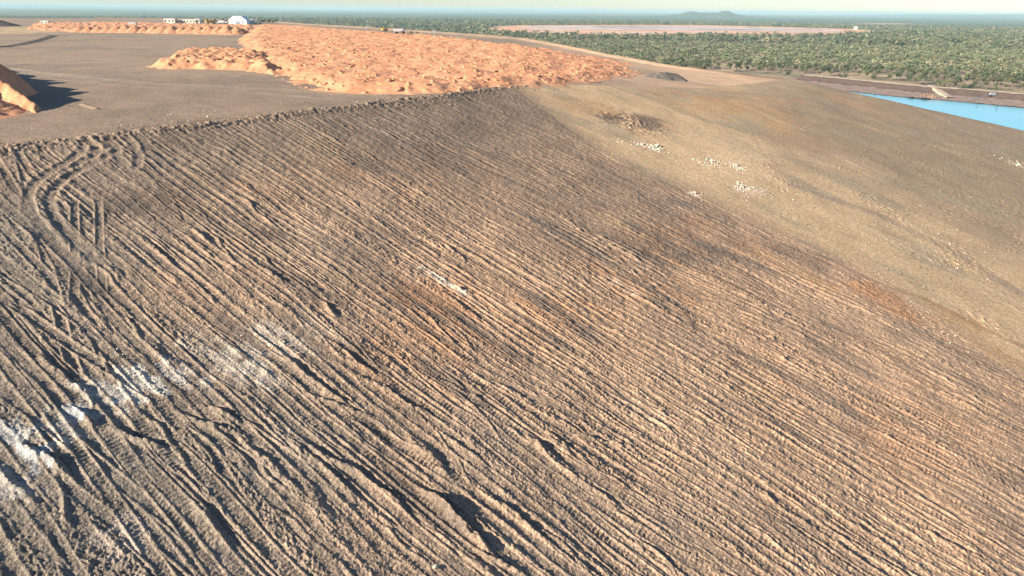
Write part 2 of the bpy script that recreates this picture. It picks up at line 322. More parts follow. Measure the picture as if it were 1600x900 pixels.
# ------------------------------------------------------------------ soil colour of the dump (what the ground is made of, plus a painted sun glow at right)
A = lambda *c: np.array(c, np.float32)
def mixc(a, b, t): return a*(1-t[:, None])+b*t[:, None]
def pxline(*pts, dz=0): return [at(p[0], p[1], dz) for p in pts]
road1 = pxline((0, 108), (60, 116), (120, 122), (220, 132), (330, 137), (430, 142), (540, 152), (640, 156))
road2 = pxline((640, 156), (760, 152), (880, 142), (985, 136), (1100, 142), (1180, 148))
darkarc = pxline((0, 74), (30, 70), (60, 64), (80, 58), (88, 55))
def soil_color(x, y):
    s = UPS[0]*x+UPS[1]*y; c = CRS[0]*x+CRS[1]*y
    n1 = fbm(x/26, y/26, 4, 61); n2 = fbm(s/14, c/3.2, 4, 62); n3 = fbm(x/7, y/7, 4, 63); n5 = fbm(x/1.3, y/1.3, 3, 65); n4 = fbm(s/9, c/1.1, 3, 64)
    col = A(.2, .15, .115)[None]*np.ones((len(x), 1), np.float32)
    face = sst(98.5, 95.5, s+.7*n3) * sst(160, 120, c)
    # worked batter: grey-brown to the left, pinkish tan in the middle and right
    pink = sst(-8, 62, c+16*n1-.12*s+6*n2)
    bat = mixc(A(.25, .2, .15)[None], A(.41, .265, .165)[None], pink)
    bat = mixc(bat, A(.145, .115, .09)[None], sst(.12, .75, n2+.5*n1)*.75)
    bat = mixc(bat, A(.44, .215, .1)[None], sst(.05, .7, n4*.6+n1*.7-.1)*.48*sst(15, 55, c))
    upd = sst(62, 92, s+8*n1)*sst(20, 50, c)
    bat = mixc(bat, A(.2, .15, .105)[None], upd*.7)
    bat = mixc(bat, A(.17, .135, .105)[None], sst(55, 75, c)*sst(20, 50, s)*.45)
    bat = mixc(bat, A(.46, .31, .2)[None], sst(42, -12, s+6*n1)*sst(25, 60, c)*.5)
    col = mixc(col, bat, face)
    # undisturbed right part: yellowish clay, lightened in place of a sun-facing curve
    fr = sst(-3, 7, c-cb(s)-2*n3)*sst(99, 94, s+.02*(c-130))
    rt = A(.56, .385, .22)[None]*np.ones((len(x), 1), np.float32)
    rt = mixc(rt, A(.29, .21, .135)[None], sst(125, 200, c+22*n1+.3*(50-s))*.8)
    rt = mixc(rt, A(.52, .31, .16)[None], sst(.0, .7, n1+.3*n2)*.55*sst(30, 60, s))
    rt = mixc(rt, A(.34, .27, .175)[None], sst(.1, .6, fbm(s/22, c/9, 3, 66))*.6)
    for P_, wd, cc in FAINT:
        rt = mixc(rt, A(*cc)[None], sst(wd, wd*.3, dline(x, y, P_)+.5*n3)*.55)
    col = mixc(col, rt, fr)
    # plateau: brown grey, lighter wheel lines, orange dust near the spoil and tan hardstand on the right
    pl = sst(95.5, 98.5, s+.7*n3-.13*np.maximum(c-128, 0)*-1*1.0)
    p = A(.31, .225, .155)[None]*np.ones((len(x), 1), np.float32)
    p = mixc(p, A(.23, .18, .135)[None], sst(-.15, .6, fbm(x/45, y/30, 4, 67))*.75)
    r = dline(x, y, road1); p = mixc(p, A(.3, .235, .175)[None], sst(4.5, 1.2, r+1.2*n3)*.7)
    tan = sst(0, 26, x+8*n1); p = mixc(p, A(.52, .345, .22)[None], tan)
    p = mixc(p, A(.35, .26, .17)[None], tan*sst(0, .6, fbm(x/30, y/30, 3, 68))*.7)
    r = dline(x, y, road2); p = mixc(p, A(.36, .24, .15)[None], sst(6, 2, r+n3)*.75)
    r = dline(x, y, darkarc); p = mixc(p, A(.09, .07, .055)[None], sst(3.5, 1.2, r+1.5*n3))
    p = mixc(p, A(.24, .17, .12)[None], sst(140, 100, np.hypot(x+20, y-60))*.5)
    y_ = inpoly(x, y, YEL); p = mixc(p, A(.5, .36, .2)[None], y_*(.7+.3*np.clip(n3, -1, 1)))
    d = sdpoly(x, y, TOP)
    p = mixc(p, A(.22, .14, .085)[None], sst(-9, -2, d)*.8)
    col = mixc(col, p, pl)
    # pale chalky patches and blue-grey ones on the batter, dark burnt patch at the top of the swale, sunlit glow painted on the right slope
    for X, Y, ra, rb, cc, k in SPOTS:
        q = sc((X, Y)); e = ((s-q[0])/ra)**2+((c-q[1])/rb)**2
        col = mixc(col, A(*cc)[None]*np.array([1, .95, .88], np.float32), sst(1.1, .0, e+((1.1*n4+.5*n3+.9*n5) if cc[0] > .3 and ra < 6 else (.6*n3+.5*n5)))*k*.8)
    return np.clip(col*(1+.10*n3+.08*n4)[:, None], .03, .9)
FAINT = [(pxline(*p), wd, cc) for p, wd, cc in ((((1140, 158), (1180, 172), (1215, 190), (1255, 203)), 1.0, (.68, .5, .34)), (((1320, 250), (1345, 262)), .5, (.65, .5, .36)), (((1240, 290), (1380, 340), (1500, 400), (1600, 462)), 2.2, (.3, .225, .16)),
    (((1300, 160), (1360, 185), (1420, 215)), 2., (.4, .27, .15)), (((1360, 440), (1450, 470), (1600, 545)), .7, (.25, .17, .1)), (((1300, 330), (1440, 400), (1600, 480)), .6, (.62, .46, .3)), (((1200, 160), (1330, 190), (1500, 240)), 2.4, (.42, .29, .17)))]
YEL = [at(*p) for p in ((0, 53), (28, 53), (60, 51), (110, 50), (100, 44), (45, 42), (0, 43))]
SPOTS = []
for px, py, ra, rb, cc, k in ((232, 592, 2.2, .8, (.66, .62, .55), .95), (340, 562, 4.5, 2.4, (.5, .43, .35), .7), (375, 575, 3.5, 1.6, (.52, .46, .38), .6), (415, 590, 2.5, 1.2, (.55, .47, .38), .7), (80, 690, 2.5, 2, (.5, .47, .42), .7), (300, 575, 3, 1.3, (.55, .49, .42), .7), (165, 625, 3.2, 1.8, (.55, .5, .43), .85), (195, 608, 2.5, 1.4, (.6, .56, .5), .8), (500, 515, 3.4, 1.4, (.5, .4, .3), .6), (30, 760, 1.8, 1.6, (.5, .48, .45), .6), (265, 580, 2.6, .8, (.6, .56, .5), .8), (430, 530, 3.0, 1.6, (.6, .52, .43), .75), (390, 552, 2.4, 1.2, (.55, .5, .42), .6), (470, 545, 2.2, 1.2, (.5, .42, .32), .6),
                              (695, 440, 3.2, .8, (.62, .53, .44), .95), (60, 715, 1.6, 1.3, (.45, .48, .5), .8), (120, 650, 1.2, .7, (.45, .5, .52), .8), (15, 680, 1.6, 1.2, (.48, .5, .5), .7), (200, 840, 1.6, 1.6, (.5, .42, .36), .7), (95, 700, 1., .8, (.6, .5, .38), .8),
                              (960, 440, 3.4, .8, (.5, .4, .32), .6), (985, 358, 5, 1.5, (.5, .35, .2), .6), (1230, 420, 9, 2.5, (.46, .28, .14), .6), (1390, 470, 7, 5, (.46, .24, .12), .75), (1500, 500, 7, 3, (.42, .25, .12), .6), (1580, 560, 5, 3, (.46, .28, .15), .6),
                              (990, 190, 8, 10, (.16, .12, .1), .95), (960, 186, 4, 6, (.1, .075, .065), .7), (1020, 232, 1.6, 1.7, (.8, .68, .54), .95), (1000, 227, 1.1, 1.3, (.75, .62, .5), .85), (1110, 255, 1.7, 1.8, (.75, .64, .5), .8), (1152, 261, 1.5, 1.5, (.8, .7, .56), .85), (1092, 252, 1.2, .8, (.75, .64, .5), .7),
                              (1160, 295, 1.7, 2.6, (.75, .63, .5), .8), (1185, 300, 1., 2.5, (.7, .58, .45), .65), (1085, 304, 1.1, 1.3, (.7, .55, .42), .7), (1590, 258, 3, 3.4, (.6, .48, .36), .7), (1240, 315, .6, 1., (.7, .55, .42), .6),
                              (1110, 235, 12, 24, (.68, .5, .31), .8), (1150, 260, 8, 18, (.7, .52, .33), .6), (1120, 165, 7, 20, (.56, .33, .16), .7), (1200, 185, 9, 14, (.55, .34, .17), .6), (930, 165, 7, 6, (.5, .3, .15), .6), (1250, 158, 2, 4, (.5, .28, .16), .7), (1260, 128, 2, 3, (.4, .17, .08), .8), (200, 175, 8, 10, (.19, .155, .12), .5)):  # the first two broad golden ovals paint sunlight onto the right slope
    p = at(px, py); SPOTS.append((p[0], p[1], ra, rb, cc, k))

# ------------------------------------------------------------------ polar net around the point below the camera: fine in view, coarse elsewhere
def polar_axes(q=1.0):
    th_ = []
    a = -math.pi
    while a < math.pi-1e-4:
        th_.append(a); b = abs(a); a += .00115/q if b < .74 else min(.00115/q+(b-.74)*.09, .06)
    th_ = np.array(th_)
    r = [6.]
    while r[-1] < 1150: r.append(r[-1]+(.056/q*(max(r[-1], 30)/40)**1.27 if r[-1] > 24 else .4))
    return th_, np.array(r)
def polar_mesh(th_, r, closed=True):
    T, Rr = np.meshgrid(th_, r); x = (Rr*np.sin(T)).astype(np.float32).ravel(); y = (Rr*np.cos(T)).astype(np.float32).ravel()
    nt_, nr = len(th_), len(r); i = np.arange(nr-1)[:, None]*nt_; j = np.arange(nt_ if closed else nt_-1)[None]; j2 = (j+1) % nt_
    Q = np.stack([i+j, i+j2, i+nt_+j2, i+nt_+j], -1).reshape(-1, 4)[:, ::-1]
    return x, y, Q
th_, r_ = polar_axes(1.0)
print('net', len(th_), len(r_), len(th_)*len(r_))
x, y, Q = polar_mesh(th_, r_)
z = base(x, y); s = UPS[0]*x+UPS[1]*y; c = CRS[0]*x+CRS[1]*y; R2 = np.hypot(x, y)
ins = (s > S0+2) & (s < S1-.5) & (c > C0+2) & (c < C1-2)
hi_ = np.zeros(len(x), np.float32)
a_, b_ = s[ins], c[ins]; rr = R2[ins]
h0, h1, h2 = bil(H, DS, a_, b_), bil(lo, DS*4, a_, b_), bil(lo2, DS*12, a_, b_)
t1 = sst(75, 130, rr); t2 = sst(240, 330, rr)
hi_[ins] = ((h0*(1-t1)+h1*t1*1.15)*(1-t2)+h2*t2)*sst(S0+2, S0+8, a_)
z = z+hi_
cl = fbm(x/.9, y/.9, 3, 71, .6)
smoothpart = np.where(ins & (c < cb(s)), 0, 1)
top = sst(97, 101, s)
z += .05*cl*(1-.6*smoothpart)*sst(500, 300, R2)+.25*fbm(x/14, y/14, 3, 72)*(1-.5*smoothpart)*sst(.5, 3, z)
# rubbly rim where the batter meets the plateau
rim = np.exp(-((s-96.3-.5*fbm(x/5, y/5, 2, 73))/1.6)**2)*sst(150, 120, c)
z += rim*(.1+.4*np.abs(fbm(x/1.2, y/1.2, 3, 74, .75)))
# clods on the lower right part
lr = sst(.05, .55, fbm(s/16, c/11, 3, 75)+.35*sst(120, 180, c)*sst(45, 5, s))*sst(60, 30, s)*sst(2, 12, c-cb(s))
z += lr*.15*np.maximum(fbm(x/.8, y/1., 3, 76, .65), -.1)
for px, py, rad in ((990, 190, 9), (1010, 200, 7), (965, 186, 6)):
    X, Y = at(px, py); z += .14*np.abs(fbm(x/1.3, y/1.3, 2, 77))*sst(rad, rad*.5, np.hypot(x-X, y-Y))
d_ = dline(x, y, darkarc); z -= .4*sst(3, .5, d_)-.15*np.exp(-((d_-4)/1.2)**2)
d_ = dline(x, y, pxline((129, 163), (151, 171))); z += .3*np.exp(-(d_/.45)**2)   # short spill ridge left by a grader
# wheel ruts on the plateau
pm = sst(99, 103, s)
for i, (P, wd) in enumerate(((road1, 2.5), (road2, 2.8))):
    d_ = dline(x, y, P); z += pm*(.12*np.exp(-((d_-wd-1)/.6)**2)-.08*sst(wd, wd-1, d_))
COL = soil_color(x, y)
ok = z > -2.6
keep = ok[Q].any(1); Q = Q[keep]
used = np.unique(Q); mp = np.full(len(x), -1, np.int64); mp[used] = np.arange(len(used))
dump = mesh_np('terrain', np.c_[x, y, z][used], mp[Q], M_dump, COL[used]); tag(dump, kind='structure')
ZD = z
# ------------------------------------------------------------------ plain out to the horizon
thp = np.concatenate([np.arange(-math.pi, -.9, .05), np.arange(-.9, .9, .006), np.arange(.9, math.pi-.01, .05)])
rp = [60.]
while rp[-1] < 45000: rp.append(rp[-1]*1.012)
BASIN = [atz(*p, 3) for p in ((757, 47), (772, 42), (800, 40.5), (900, 40), (1000, 39.5), (1100, 40), (1200, 42.5), (1290, 45), (1340, 46.5), (1382, 50.5), (1350, 53.5), (1280, 57.5), (1180, 58.5), (1080, 57.5), (980, 57.5), (900, 57), (830, 54.5), (785, 52))]
WAT = [(195, 545), (215, 512), (234, 478), (247, 457), (261, 444), (274, 432), (284, 418), (294, 405), (330, 360), (385, 290)]
WPOLY = WAT+[(330, 230), (230, 300), (200, 380), (180, 450)]
x, y, Q = polar_mesh(thp, np.array(rp))
R2 = np.hypot(x, y)
def plain_z(x, y):
    R2 = np.hypot(x, y); z = 0*R2
    for px, d, hh, wx, wy in ((1133, 8200, 67, 115, 900), (1080, 8000, 56, 130, 900), (1105, 8300, 47, 420, 1000), (1520, 15000, 46, 500, 3000), (1585, 17000, 62, 900, 3000), (1480, 18000, 50, 1600, 3000),
                           (800, 24000, 68, 1200, 3000), (700, 23000, 60, 2800, 3000), (920, 26000, 60, 2500, 4000), (60, 26000, 66, 2500, 3000), (300, 24000, 58, 3000, 3000)):
        v = ray(px, 25); v = v[:2]/np.hypot(*v[:2]); t = (x*v[0]+y*v[1]-d)/wy; q = (x*v[1]-y*v[0])/wx
        z = np.maximum(z, hh*np.exp(-np.abs(q)**2.4-t*t))
    return z+2.5*fbm(x/900, y/900, 2, 81)*sst(1500, 4000, R2)
z = plain_z(x, y)
n1 = fbm(x/700, y/700, 4, 82); n2 = fbm(x/60, y/60, 3, 83); n3 = fbm(x/3500, y/2500, 4, 84)
g = A(.36, .26, .165)[None]*np.ones((len(x), 1), np.float32)
g = mixc(g, A(.2, .17, .1)[None], sst(-.1, .6, n2))
wood = mixc(A(.068, .092, .036)[None]*np.ones((len(x), 1), np.float32), A(.095, .11, .05)[None], sst(-.3, .5, n1))
wood = mixc(wood, A(.05, .065, .035)[None], sst(.1, .6, n3)*.6)
g = mixc(g, wood, sst(2600, 3300, R2+500*n1))
for (pa, pb, h_) in (((1340, 38.6), (1398, 36.4), .9), ((1500, 45), (1575, 43.5), .9), ((960, 33.5), (985, 33), .7)):
    P = [atz(*pa, 0), atz(*pb, 0)]; d_ = dline(x, y, P); g = mixc(g, A(.5, .29, .19)[None], sst(170*h_, 60*h_, d_)*.9)
plain = mesh_np('ground', np.c_[x, y, z], Q, M_plain, g); tag(plain, kind='structure')
n = len(x)
# ------------------------------------------------------------------ tailings basin far behind the woodland
bx, by = np.array(BASIN).T; 
gx, gy = np.meshgrid(np.linspace(bx.min()-30, bx.max()+30, 420), np.linspace(by.min()-30, by.max()+30, 260)); sh = gx.shape; gx = gx.ravel(); gy = gy.ravel()
sd = sdpoly(gx, gy, BASIN)
z = np.where(sd < -26, 3.6, 5.2*sst(4, -12, sd)-1.2*sst(-16, -26, sd))+.1
n1 = fbm(gx/420, gy/70, 4, 91); n2 = fbm(gx/200, gy/30, 3, 92)
b = A(.62, .32, .18)[None]*np.ones((len(gx), 1), np.float32)
dep = sst(0, 1, (gy-1600)/1000)
b = mixc(b, A(.3, .26, .26)[None], sst(.2, .5, n1+.5*(dep-.35))*sst(-60, -160, sd)*.9)
b = mixc(b, A(.66, .58, .52)[None], sst(.3, .6, n2+.1)*sst(-40, -90, sd)*.8)
strk = sst(.3, .45, dep)*sst(1.0, .85, dep)*sst(-60, -120, sd); n7 = fbm(gx/260, gy/45, 3, 94)
b = mixc(b, A(.62, .58, .56)[None], strk*sst(-.1, .2, n7)*.8); b = mixc(b, A(.24, .24, .27)[None], strk*sst(0, .3, -n7+.1)*.8)
b = mixc(b, A(.6, .35, .2)[None], sst(-45, -20, sd))
i = np.arange(sh[0]-1)[:, None]*sh[1]; j = np.arange(sh[1]-1)[None]
Q = np.stack([i+j, i+j+1, i+j+1+sh[1], i+j+sh[1]], -1).reshape(-1, 4); Q = Q[(sd[Q] < 4).all(1)]
u = np.unique(Q); mp = np.full(len(gx), -1, np.int64); mp[u] = np.arange(len(u))
o = mesh_np('tailings_basin', np.c_[gx, gy, z][u], mp[Q], M_plain, b[u]); tag(o, kind='structure')
# ------------------------------------------------------------------ pond and its far bank
m, nt, bs = newmat('pond_water'); bs.inputs['Base Color'].default_value = (.15, .47, .54, 1); bs.inputs['Roughness'].default_value = .12; bs.inputs['Specular IOR Level'].default_value = .18
nz = nt.nodes.new('ShaderNodeTexNoise'); nz.inputs['Scale'].default_value = .8; bp = nt.nodes.new('ShaderNodeBump'); bp.inputs['Strength'].default_value = .04
nt.links.new(nz.outputs[0], bp.inputs['Height']); nt.links.new(bp.outputs[0], bs.inputs['Normal'])
me = bpy.data.meshes.new('water'); me.from_pydata([(a, b_, .35) for a, b_ in WPOLY], [], [tuple(range(len(WPOLY)))]); me.materials.append(m)
o = bpy.data.objects.new('water', me); C.collection.objects.link(o); tag(o, kind='structure')
# bank: profile swept along the shore with an uneven foot
PROF = [(-4, -.6), (-1, .1), (1, .55), (8, .8), (18, 1.1), (27, 1.5), (30, 2.6), (33.5, 4.6), (36, 4.9), (44, 4.8), (49, 3.6), (58, .6), (66, -.5)]
W = np.array(WAT, float); seg = np.r_[0, np.cumsum(np.hypot(*np.diff(W, axis=0).T))]; tt = np.arange(0, seg[-1], 1.5)
wx = np.interp(tt, seg, W[:, 0]); wy = np.interp(tt, seg, W[:, 1]); k = np.ones(15)/15
wx = np.convolve(np.pad(wx, 7, 'edge'), k, 'valid'); wy = np.convolve(np.pad(wy, 7, 'edge'), k, 'valid')
tx = np.gradient(wx); ty = np.gradient(wy); l = np.hypot(tx, ty); nx_, ny_ = -ty/l, tx/l
if nx_.mean() < 0: nx_, ny_ = -nx_, -ny_
off = np.interp(np.arange(0, 66.1, .75)-4, [p[0] for p in PROF], [p[0] for p in PROF]); zz = np.interp(off, [p[0] for p in PROF], [p[1] for p in PROF])
gs, go = np.meshgrid(np.arange(len(tt)), off, indexing='ij'); wob = 1.2*fbm(tt/14, tt*0, 3, 95)
bx_ = wx[gs]+nx_[gs]*(go+wob[gs]*sst(6, 0, go)); by_ = wy[gs]+ny_[gs]*(go+wob[gs]*sst(6, 0, go))
bz_ = np.broadcast_to(zz[None], gs.shape)+.22*fbm(bx_/5, by_/5, 3, 96)
fo = go.ravel()+1.3*fbm(bx_/6, by_/6, 3, 97).ravel()
b = A(.26, .185, .15)[None]*np.ones((fo.size, 1), np.float32)
b = mixc(b, A(.045, .038, .035)[None], sst(2.6, 1.2, fo)); b = mixc(b, A(.1, .068, .055)[None], sst(26.5, 28, fo)*sst(36, 34, fo))
b = mixc(b, A(.5, .39, .27)[None], sst(35, 36.5, fo)*sst(46, 43, fo)); b = mixc(b, A(.33, .22, .14)[None], sst(45, 48, fo))
L_ = len(off); i = np.arange(len(tt)-1)[:, None]*L_; j = np.arange(L_-1)[None]
Q = np.stack([i+j, i+j+L_, i+j+1+L_, i+j+1], -1).reshape(-1, 4)
o = mesh_np('pond_bank', np.c_[bx_.ravel(), by_.ravel(), bz_.ravel()], Q, M_bank, b); tag(o, kind='structure')

# ------------------------------------------------------------------ orange spoil
def heapfield(name, P, cell, htop, cones, seed, steep=.5, pitlo=.58, step=(1.5, 1.0), edgew=5., colr=(.60, .285, .15), maxr=1e9):
    """uneven dumped spoil inside outline P, heaps merged into one body"""
    P = np.array(P); ang = np.arctan2(P[:, 0], P[:, 1]); rad = np.hypot(P[:, 0], P[:, 1])
    ta = np.arange(ang.min()-.01, ang.max()+.01, .00105*step[0]); r = [rad.min()-3]
    while r[-1] < rad.max()+4: r.append(r[-1]+max(.16, .16*(r[-1]/150)**1.15)*step[1])
    x, y, Q = polar_mesh(ta, np.array(r), False)
    sd = sdpoly(x, y, [tuple(p) for p in P])+1.3*fbm(x/6, y/6, 3, seed)
    rise = sst(0, -edgew, sd)*htop*(.3+.7*sst(42, -15, x))
    # cones on a jittered grid; the gaps between them make the dark pockets
    gi = np.floor(x/cell); gj = np.floor(y/cell); best = np.full(len(x), -9., np.float32)
    for a in (-1, 0, 1):
        for b in (-1, 0, 1):
            ca, cbb = gi+a, gj+b; h1 = _h2(ca, cbb, seed+5)/(2*math.pi); h2 = _h2(ca, cbb, seed+6)/(2*math.pi); h3 = _h2(ca, cbb, seed+7)/(2*math.pi)
            d = np.hypot(x-(ca+.15+.7*h1)*cell, (y-(cbb+.15+.7*h2)*cell))
            best = np.maximum(best, (h3*.9+.1)*cones-steep*d)
    q = best+.55*cones
    z = base(x, y)+rise+(q.clip(-.25, 9)+.07*fbm(x/2.2, y/2.2, 3, seed+9, .5)+.5*fbm(x/17, y/17, 2, seed+10))*sst(.5, -3.5, sd)
    # sharp little pits and clods
    pit = fbm(x/2.6, y/2.2, 2, seed+11); z -= 1.1*sst(pitlo, pitlo+.1, pit)*sst(-2, -5, sd)
    z += .4*sst(.7, .82, fbm(x/1.7, y/1.7, 2, seed+13))*sst(.5, -2, sd)
    z = np.where(sd > .3, base(x, y)-.6, z)
    col = A(*colr)[None]*np.ones((len(x), 1), np.float32)
    col = mixc(col, A(.5, .235, .125)[None], sst(-.1, .7, fbm(x/20, y/20, 3, seed+15))*.6)
    col = mixc(col, A(.6, .32, .18)[None], sst(0, .6, fbm(x/11, y/11, 3, seed+16))*.5)
    Q = Q[(sd[Q] < .9).all(1)]
    u = np.unique(Q); mp = np.full(len(x), -1, np.int64); mp[u] = np.arange(len(u))
    return mesh_np(name, np.c_[x, y, z][u], mp[Q], M_orange, col[u])
near = [at(*p) for p in ((480, 142), (520, 147), (640, 149.5), (700, 148), (760, 145), (880, 134), (940, 127), (985, 121), (1003, 113))]
far = [at(*p, .8) for p in ((985, 95), (940, 88), (900, 83), (850, 76), (800, 69), (700, 57), (620, 52), (560, 48), (500, 43), (440, 39.5), (400, 38))]
lft = [at(*p) for p in ((372, 62), (374, 74), (400, 100), (430, 118))]
o = heapfield('spoil_heap', near+far+lft, 7.5, 1.5, .32, 101, steep=.13, edgew=9)
tag(o, 'broad orange field of tipped spoil with small dark pockets across the dump top', 'spoil heap')
tongue = [at(*p) for p in ((232, 104), (250, 108), (320, 109), (380, 110), (430, 118), (440, 110))]+[at(*p, 3) for p in ((420, 74), (372, 69), (330, 69), (290, 67), (268, 71), (245, 84))]
o = heapfield('spoil_heap', tongue, 4.2, 1.7, .7, 131, steep=.34, pitlo=.5, edgew=5.5)
tag(o, 'orange tongue of pitted spoil reaching left onto the grey ground', 'spoil heap')
rowp = [at(*p) for p in ((40, 46), (110, 50), (160, 50), (230, 52), (300, 53.5), (374, 55), (400, 48))]+[at(*p, 2) for p in ((420, 38), (360, 35.5), (300, 34.5), (200, 33), (120, 32.5), (50, 33))]
o = heapfield('spoil_heap', rowp, 11., 1.2, .8, 151, edgew=10., step=(1.6, 1.6))
tag(o, 'low orange sheet of spoil along the far left edge of the dump', 'spoil heap')

def heap_mesh(name, peaks, seed, k, mat=M_orange, colr=(.60, .285, .15), res=.45, rough_=.35, extra=None):
    """heap with one or more crests: (x, y, height, radius)"""
    pk = np.array(peaks); x0, x1 = (pk[:, 0]-pk[:, 3]).min()-1, (pk[:, 0]+pk[:, 3]).max()+1; y0, y1 = (pk[:, 1]-pk[:, 3]).min()-1, (pk[:, 1]+pk[:, 3]).max()+1
    gx, gy = np.meshgrid(np.arange(x0, x1, res), np.arange(y0, y1, res)); sh = gx.shape; gx = gx.ravel(); gy = gy.ravel()
    wx_ = gx+.8*fbm(gx/4, gy/4, 2, seed); wy_ = gy+.8*fbm(gx/4+9, gy/4, 2, seed+1); h = np.full(len(gx), -2., np.float32)
    for a, b, hh, rr in peaks: h = smax(h, hh*(1-np.sqrt((wx_-a)**2+(wy_-b)**2+.25)/rr), k)
    if extra is not None: h = smax(h, extra(gx+.4*fbm(gx/3, gy/3, 2, seed), gy+.4*fbm(gx/3+5, gy/3, 2, seed)), .3)
    h = h+rough_*fbm(gx/1.4, gy/1.4, 3, seed+2, .6)*sst(-.3, .8, h)
    z = base(gx, gy)+h
    i = np.arange(sh[0]-1)[:, None]*sh[1]; j = np.arange(sh[1]-1)[None]
    Q = np.stack([i+j, i+j+1, i+j+1+sh[1], i+j+sh[1]], -1).reshape(-1, 4); Q = Q[(h[Q] > -.25).any(1)]
    u = np.unique(Q); mp = np.full(len(gx), -1, np.int64); mp[u] = np.arange(len(u))
    col = A(*colr)[None]*(1+.15*fbm(gx/5, gy/5, 3, seed+4))[:, None]
    return mesh_np(name, np.c_[gx, gy, z][u], mp[Q], mat, col[u])
RIDGE = [(-73, 107, -.1), (-77, 111.8, 1.2), (-82, 115, 3.3), (-85.5, 117, 4.6), (-88, 119, 6.), (-91, 125, 4.4), (-94.5, 131, 6.4), (-97, 133, 5), (-100, 136, 6.2), (-105, 142, 4.5), (-110, 148, 6.4), (-112, 150, 5), (-114, 152, 6.1), (-119, 157, 4.5), (-125, 162, 6.3), (-131, 168, 4.8), (-137, 174, 6.), (-160, 195, 5)]
def ridge_h(gx, gy):
    h = np.full(len(gx), -3., np.float32)
    for (x0, y0, h0), (x1, y1, h1) in zip(RIDGE[:-1], RIDGE[1:]):
        dx, dy = x1-x0, y1-y0; t = np.clip(((gx-x0)*dx+(gy-y0)*dy)/(dx*dx+dy*dy), 0, 1)
        h = np.maximum(h, h0+(h1-h0)*t-1.3*np.hypot(gx-x0-t*dx, gy-y0-t*dy))
    return h
o = heap_mesh('spoil_heap', [(-83, 110, 2.6, 5), (-88, 113, 4.2, 7), (-87, 106, 3., 7), (-94, 115, 4.6, 8), (-97, 108, 3, 8), (-104, 126, 4.6, 8), (-80, 105, 1.2, 5), (-160, 195, 1, 8)], 171, .5, res=.3, rough_=.22, extra=ridge_h)
tag(o, 'tall orange spoil pile at the left picture edge throwing a long black shadow', 'spoil heap')
a = at(1003, 123); b = at(1075, 124); cx, cy = (a[0]+b[0])/2+1, (a[1]+b[1])/2+4
o = heap_mesh('earth_mound', [(cx-2.6, cy, 2.2, 4.6), (cx+.2, cy+1, 2.3, 5), (cx+2.6, cy+1.2, 2.1, 5)], 181, .9, M_dump, (.15, .125, .1), .25, .12)
tag(o, 'dark grey-brown flat-topped mound alone on the tan hardstand', 'earth mound')
a = at(-6, 40); o = heap_mesh('earth_mound', [(a[0]-9, a[1], 6, 13), (a[0], a[1], 5.5, 14), (a[0]+9, a[1]-2, 3.2, 11)], 185, 1., M_dump, (.07, .05, .045), .8, .4)
tag(o, 'dark brown mound at the far left picture edge near the horizon', 'earth mound')
GR = 'orange heaps in the far row'
hp = [(i, px) for i, px in enumerate(np.linspace(118, 366, 18))]
protos = []
for kk in range(3):
    P = [(0, 0, 3.6+.4*kk, 6.5), (2.2, 3.5, 3.4, 6), (-2.5, 4.5, 3.0+.3*kk, 6)]
    gx, gy = np.meshgrid(np.arange(-9, 9.1, .6), np.arange(-8, 12, .6)); sh = gx.shape; gx = gx.ravel(); gy = gy.ravel(); h = np.full(len(gx), -2.)
    for a_, b_, hh, rr in P: h = smax(h, hh*(1-np.sqrt((gx+.6*perlin(gx/3, gy/3, kk)-a_)**2+(gy-b_)**2+.3)/rr), .5)
    h = h+.3*fbm(gx/2, gy/2, 2, kk+190); i_ = np.arange(sh[0]-1)[:, None]*sh[1]; j_ = np.arange(sh[1]-1)[None]
    Q = np.stack([i_+j_, i_+j_+1, i_+j_+1+sh[1], i_+j_+sh[1]], -1).reshape(-1, 4); Q = Q[(h[Q] > -.3).any(1)]
    u = np.unique(Q); mp = np.full(len(gx), -1, np.int64); mp[u] = np.arange(len(u))
    protos.append(mesh_np('spoil_heap', np.c_[gx, gy, h][u], mp[Q], M_orange, A(.52, .25, .135)[None]*(1+.15*fbm(gx[u]/4, gy[u]/4, 2, 5))[:, None], link=False))
for i, px in hp:
    X, Y = at(px, 50.5+(px-118)/248*3.2); o = bpy.data.objects.new('spoil_heap', protos[i % 3]); C.collection.objects.link(o)
    k = random.uniform(.85, 1.25); o.location = (X, Y+5, base(np.array([X]), np.array([Y]))[0]+.3); o.rotation_euler.z = random.uniform(-.5, .5); o.scale = (k, k, k*random.uniform(.9, 1.2))
    tag(o, 'small orange heap standing in the far row beyond the grey ground', 'spoil heap', GR)

# ------------------------------------------------------------------ small things on the far edge of the dump
def gz(X, Y): return float(base(np.array([X]), np.array([Y]))[0])
def far_at(px, d):
    v = ray(px, 30); v = v[:2]/np.hypot(*v[:2]); return (float(v[0]*d), float(v[1]*d))
def shed(px, d, W, D, eave, ridge, label, mroof=M_white, mwall=M_white, lip=.0):
    X, Y = far_at(px, d); e = empty('shed', (X, Y, gz(X, Y)), -.05); tag(e, label, 'shed')
    MB().box(-W/2, W/2, -D/2, D/2, 0, eave).build('wall', mwall, e)
    MB().prism([(-W/2-.3, eave), (-W*.22, ridge), (W*.22, ridge), (W/2+.3, eave)], -D/2-.3, D/2+.3).build('roof', mroof, e)
    MB().box(-W*.12, W*.12, -D/2-.06, -D/2+.02, 0, eave*.75).build('door', M_grey, e)
    MB().box(W*.22, W*.34, -D/2-.05, -D/2+.02, eave*.45, eave*.7).build('window', M_glass, e)
    return e
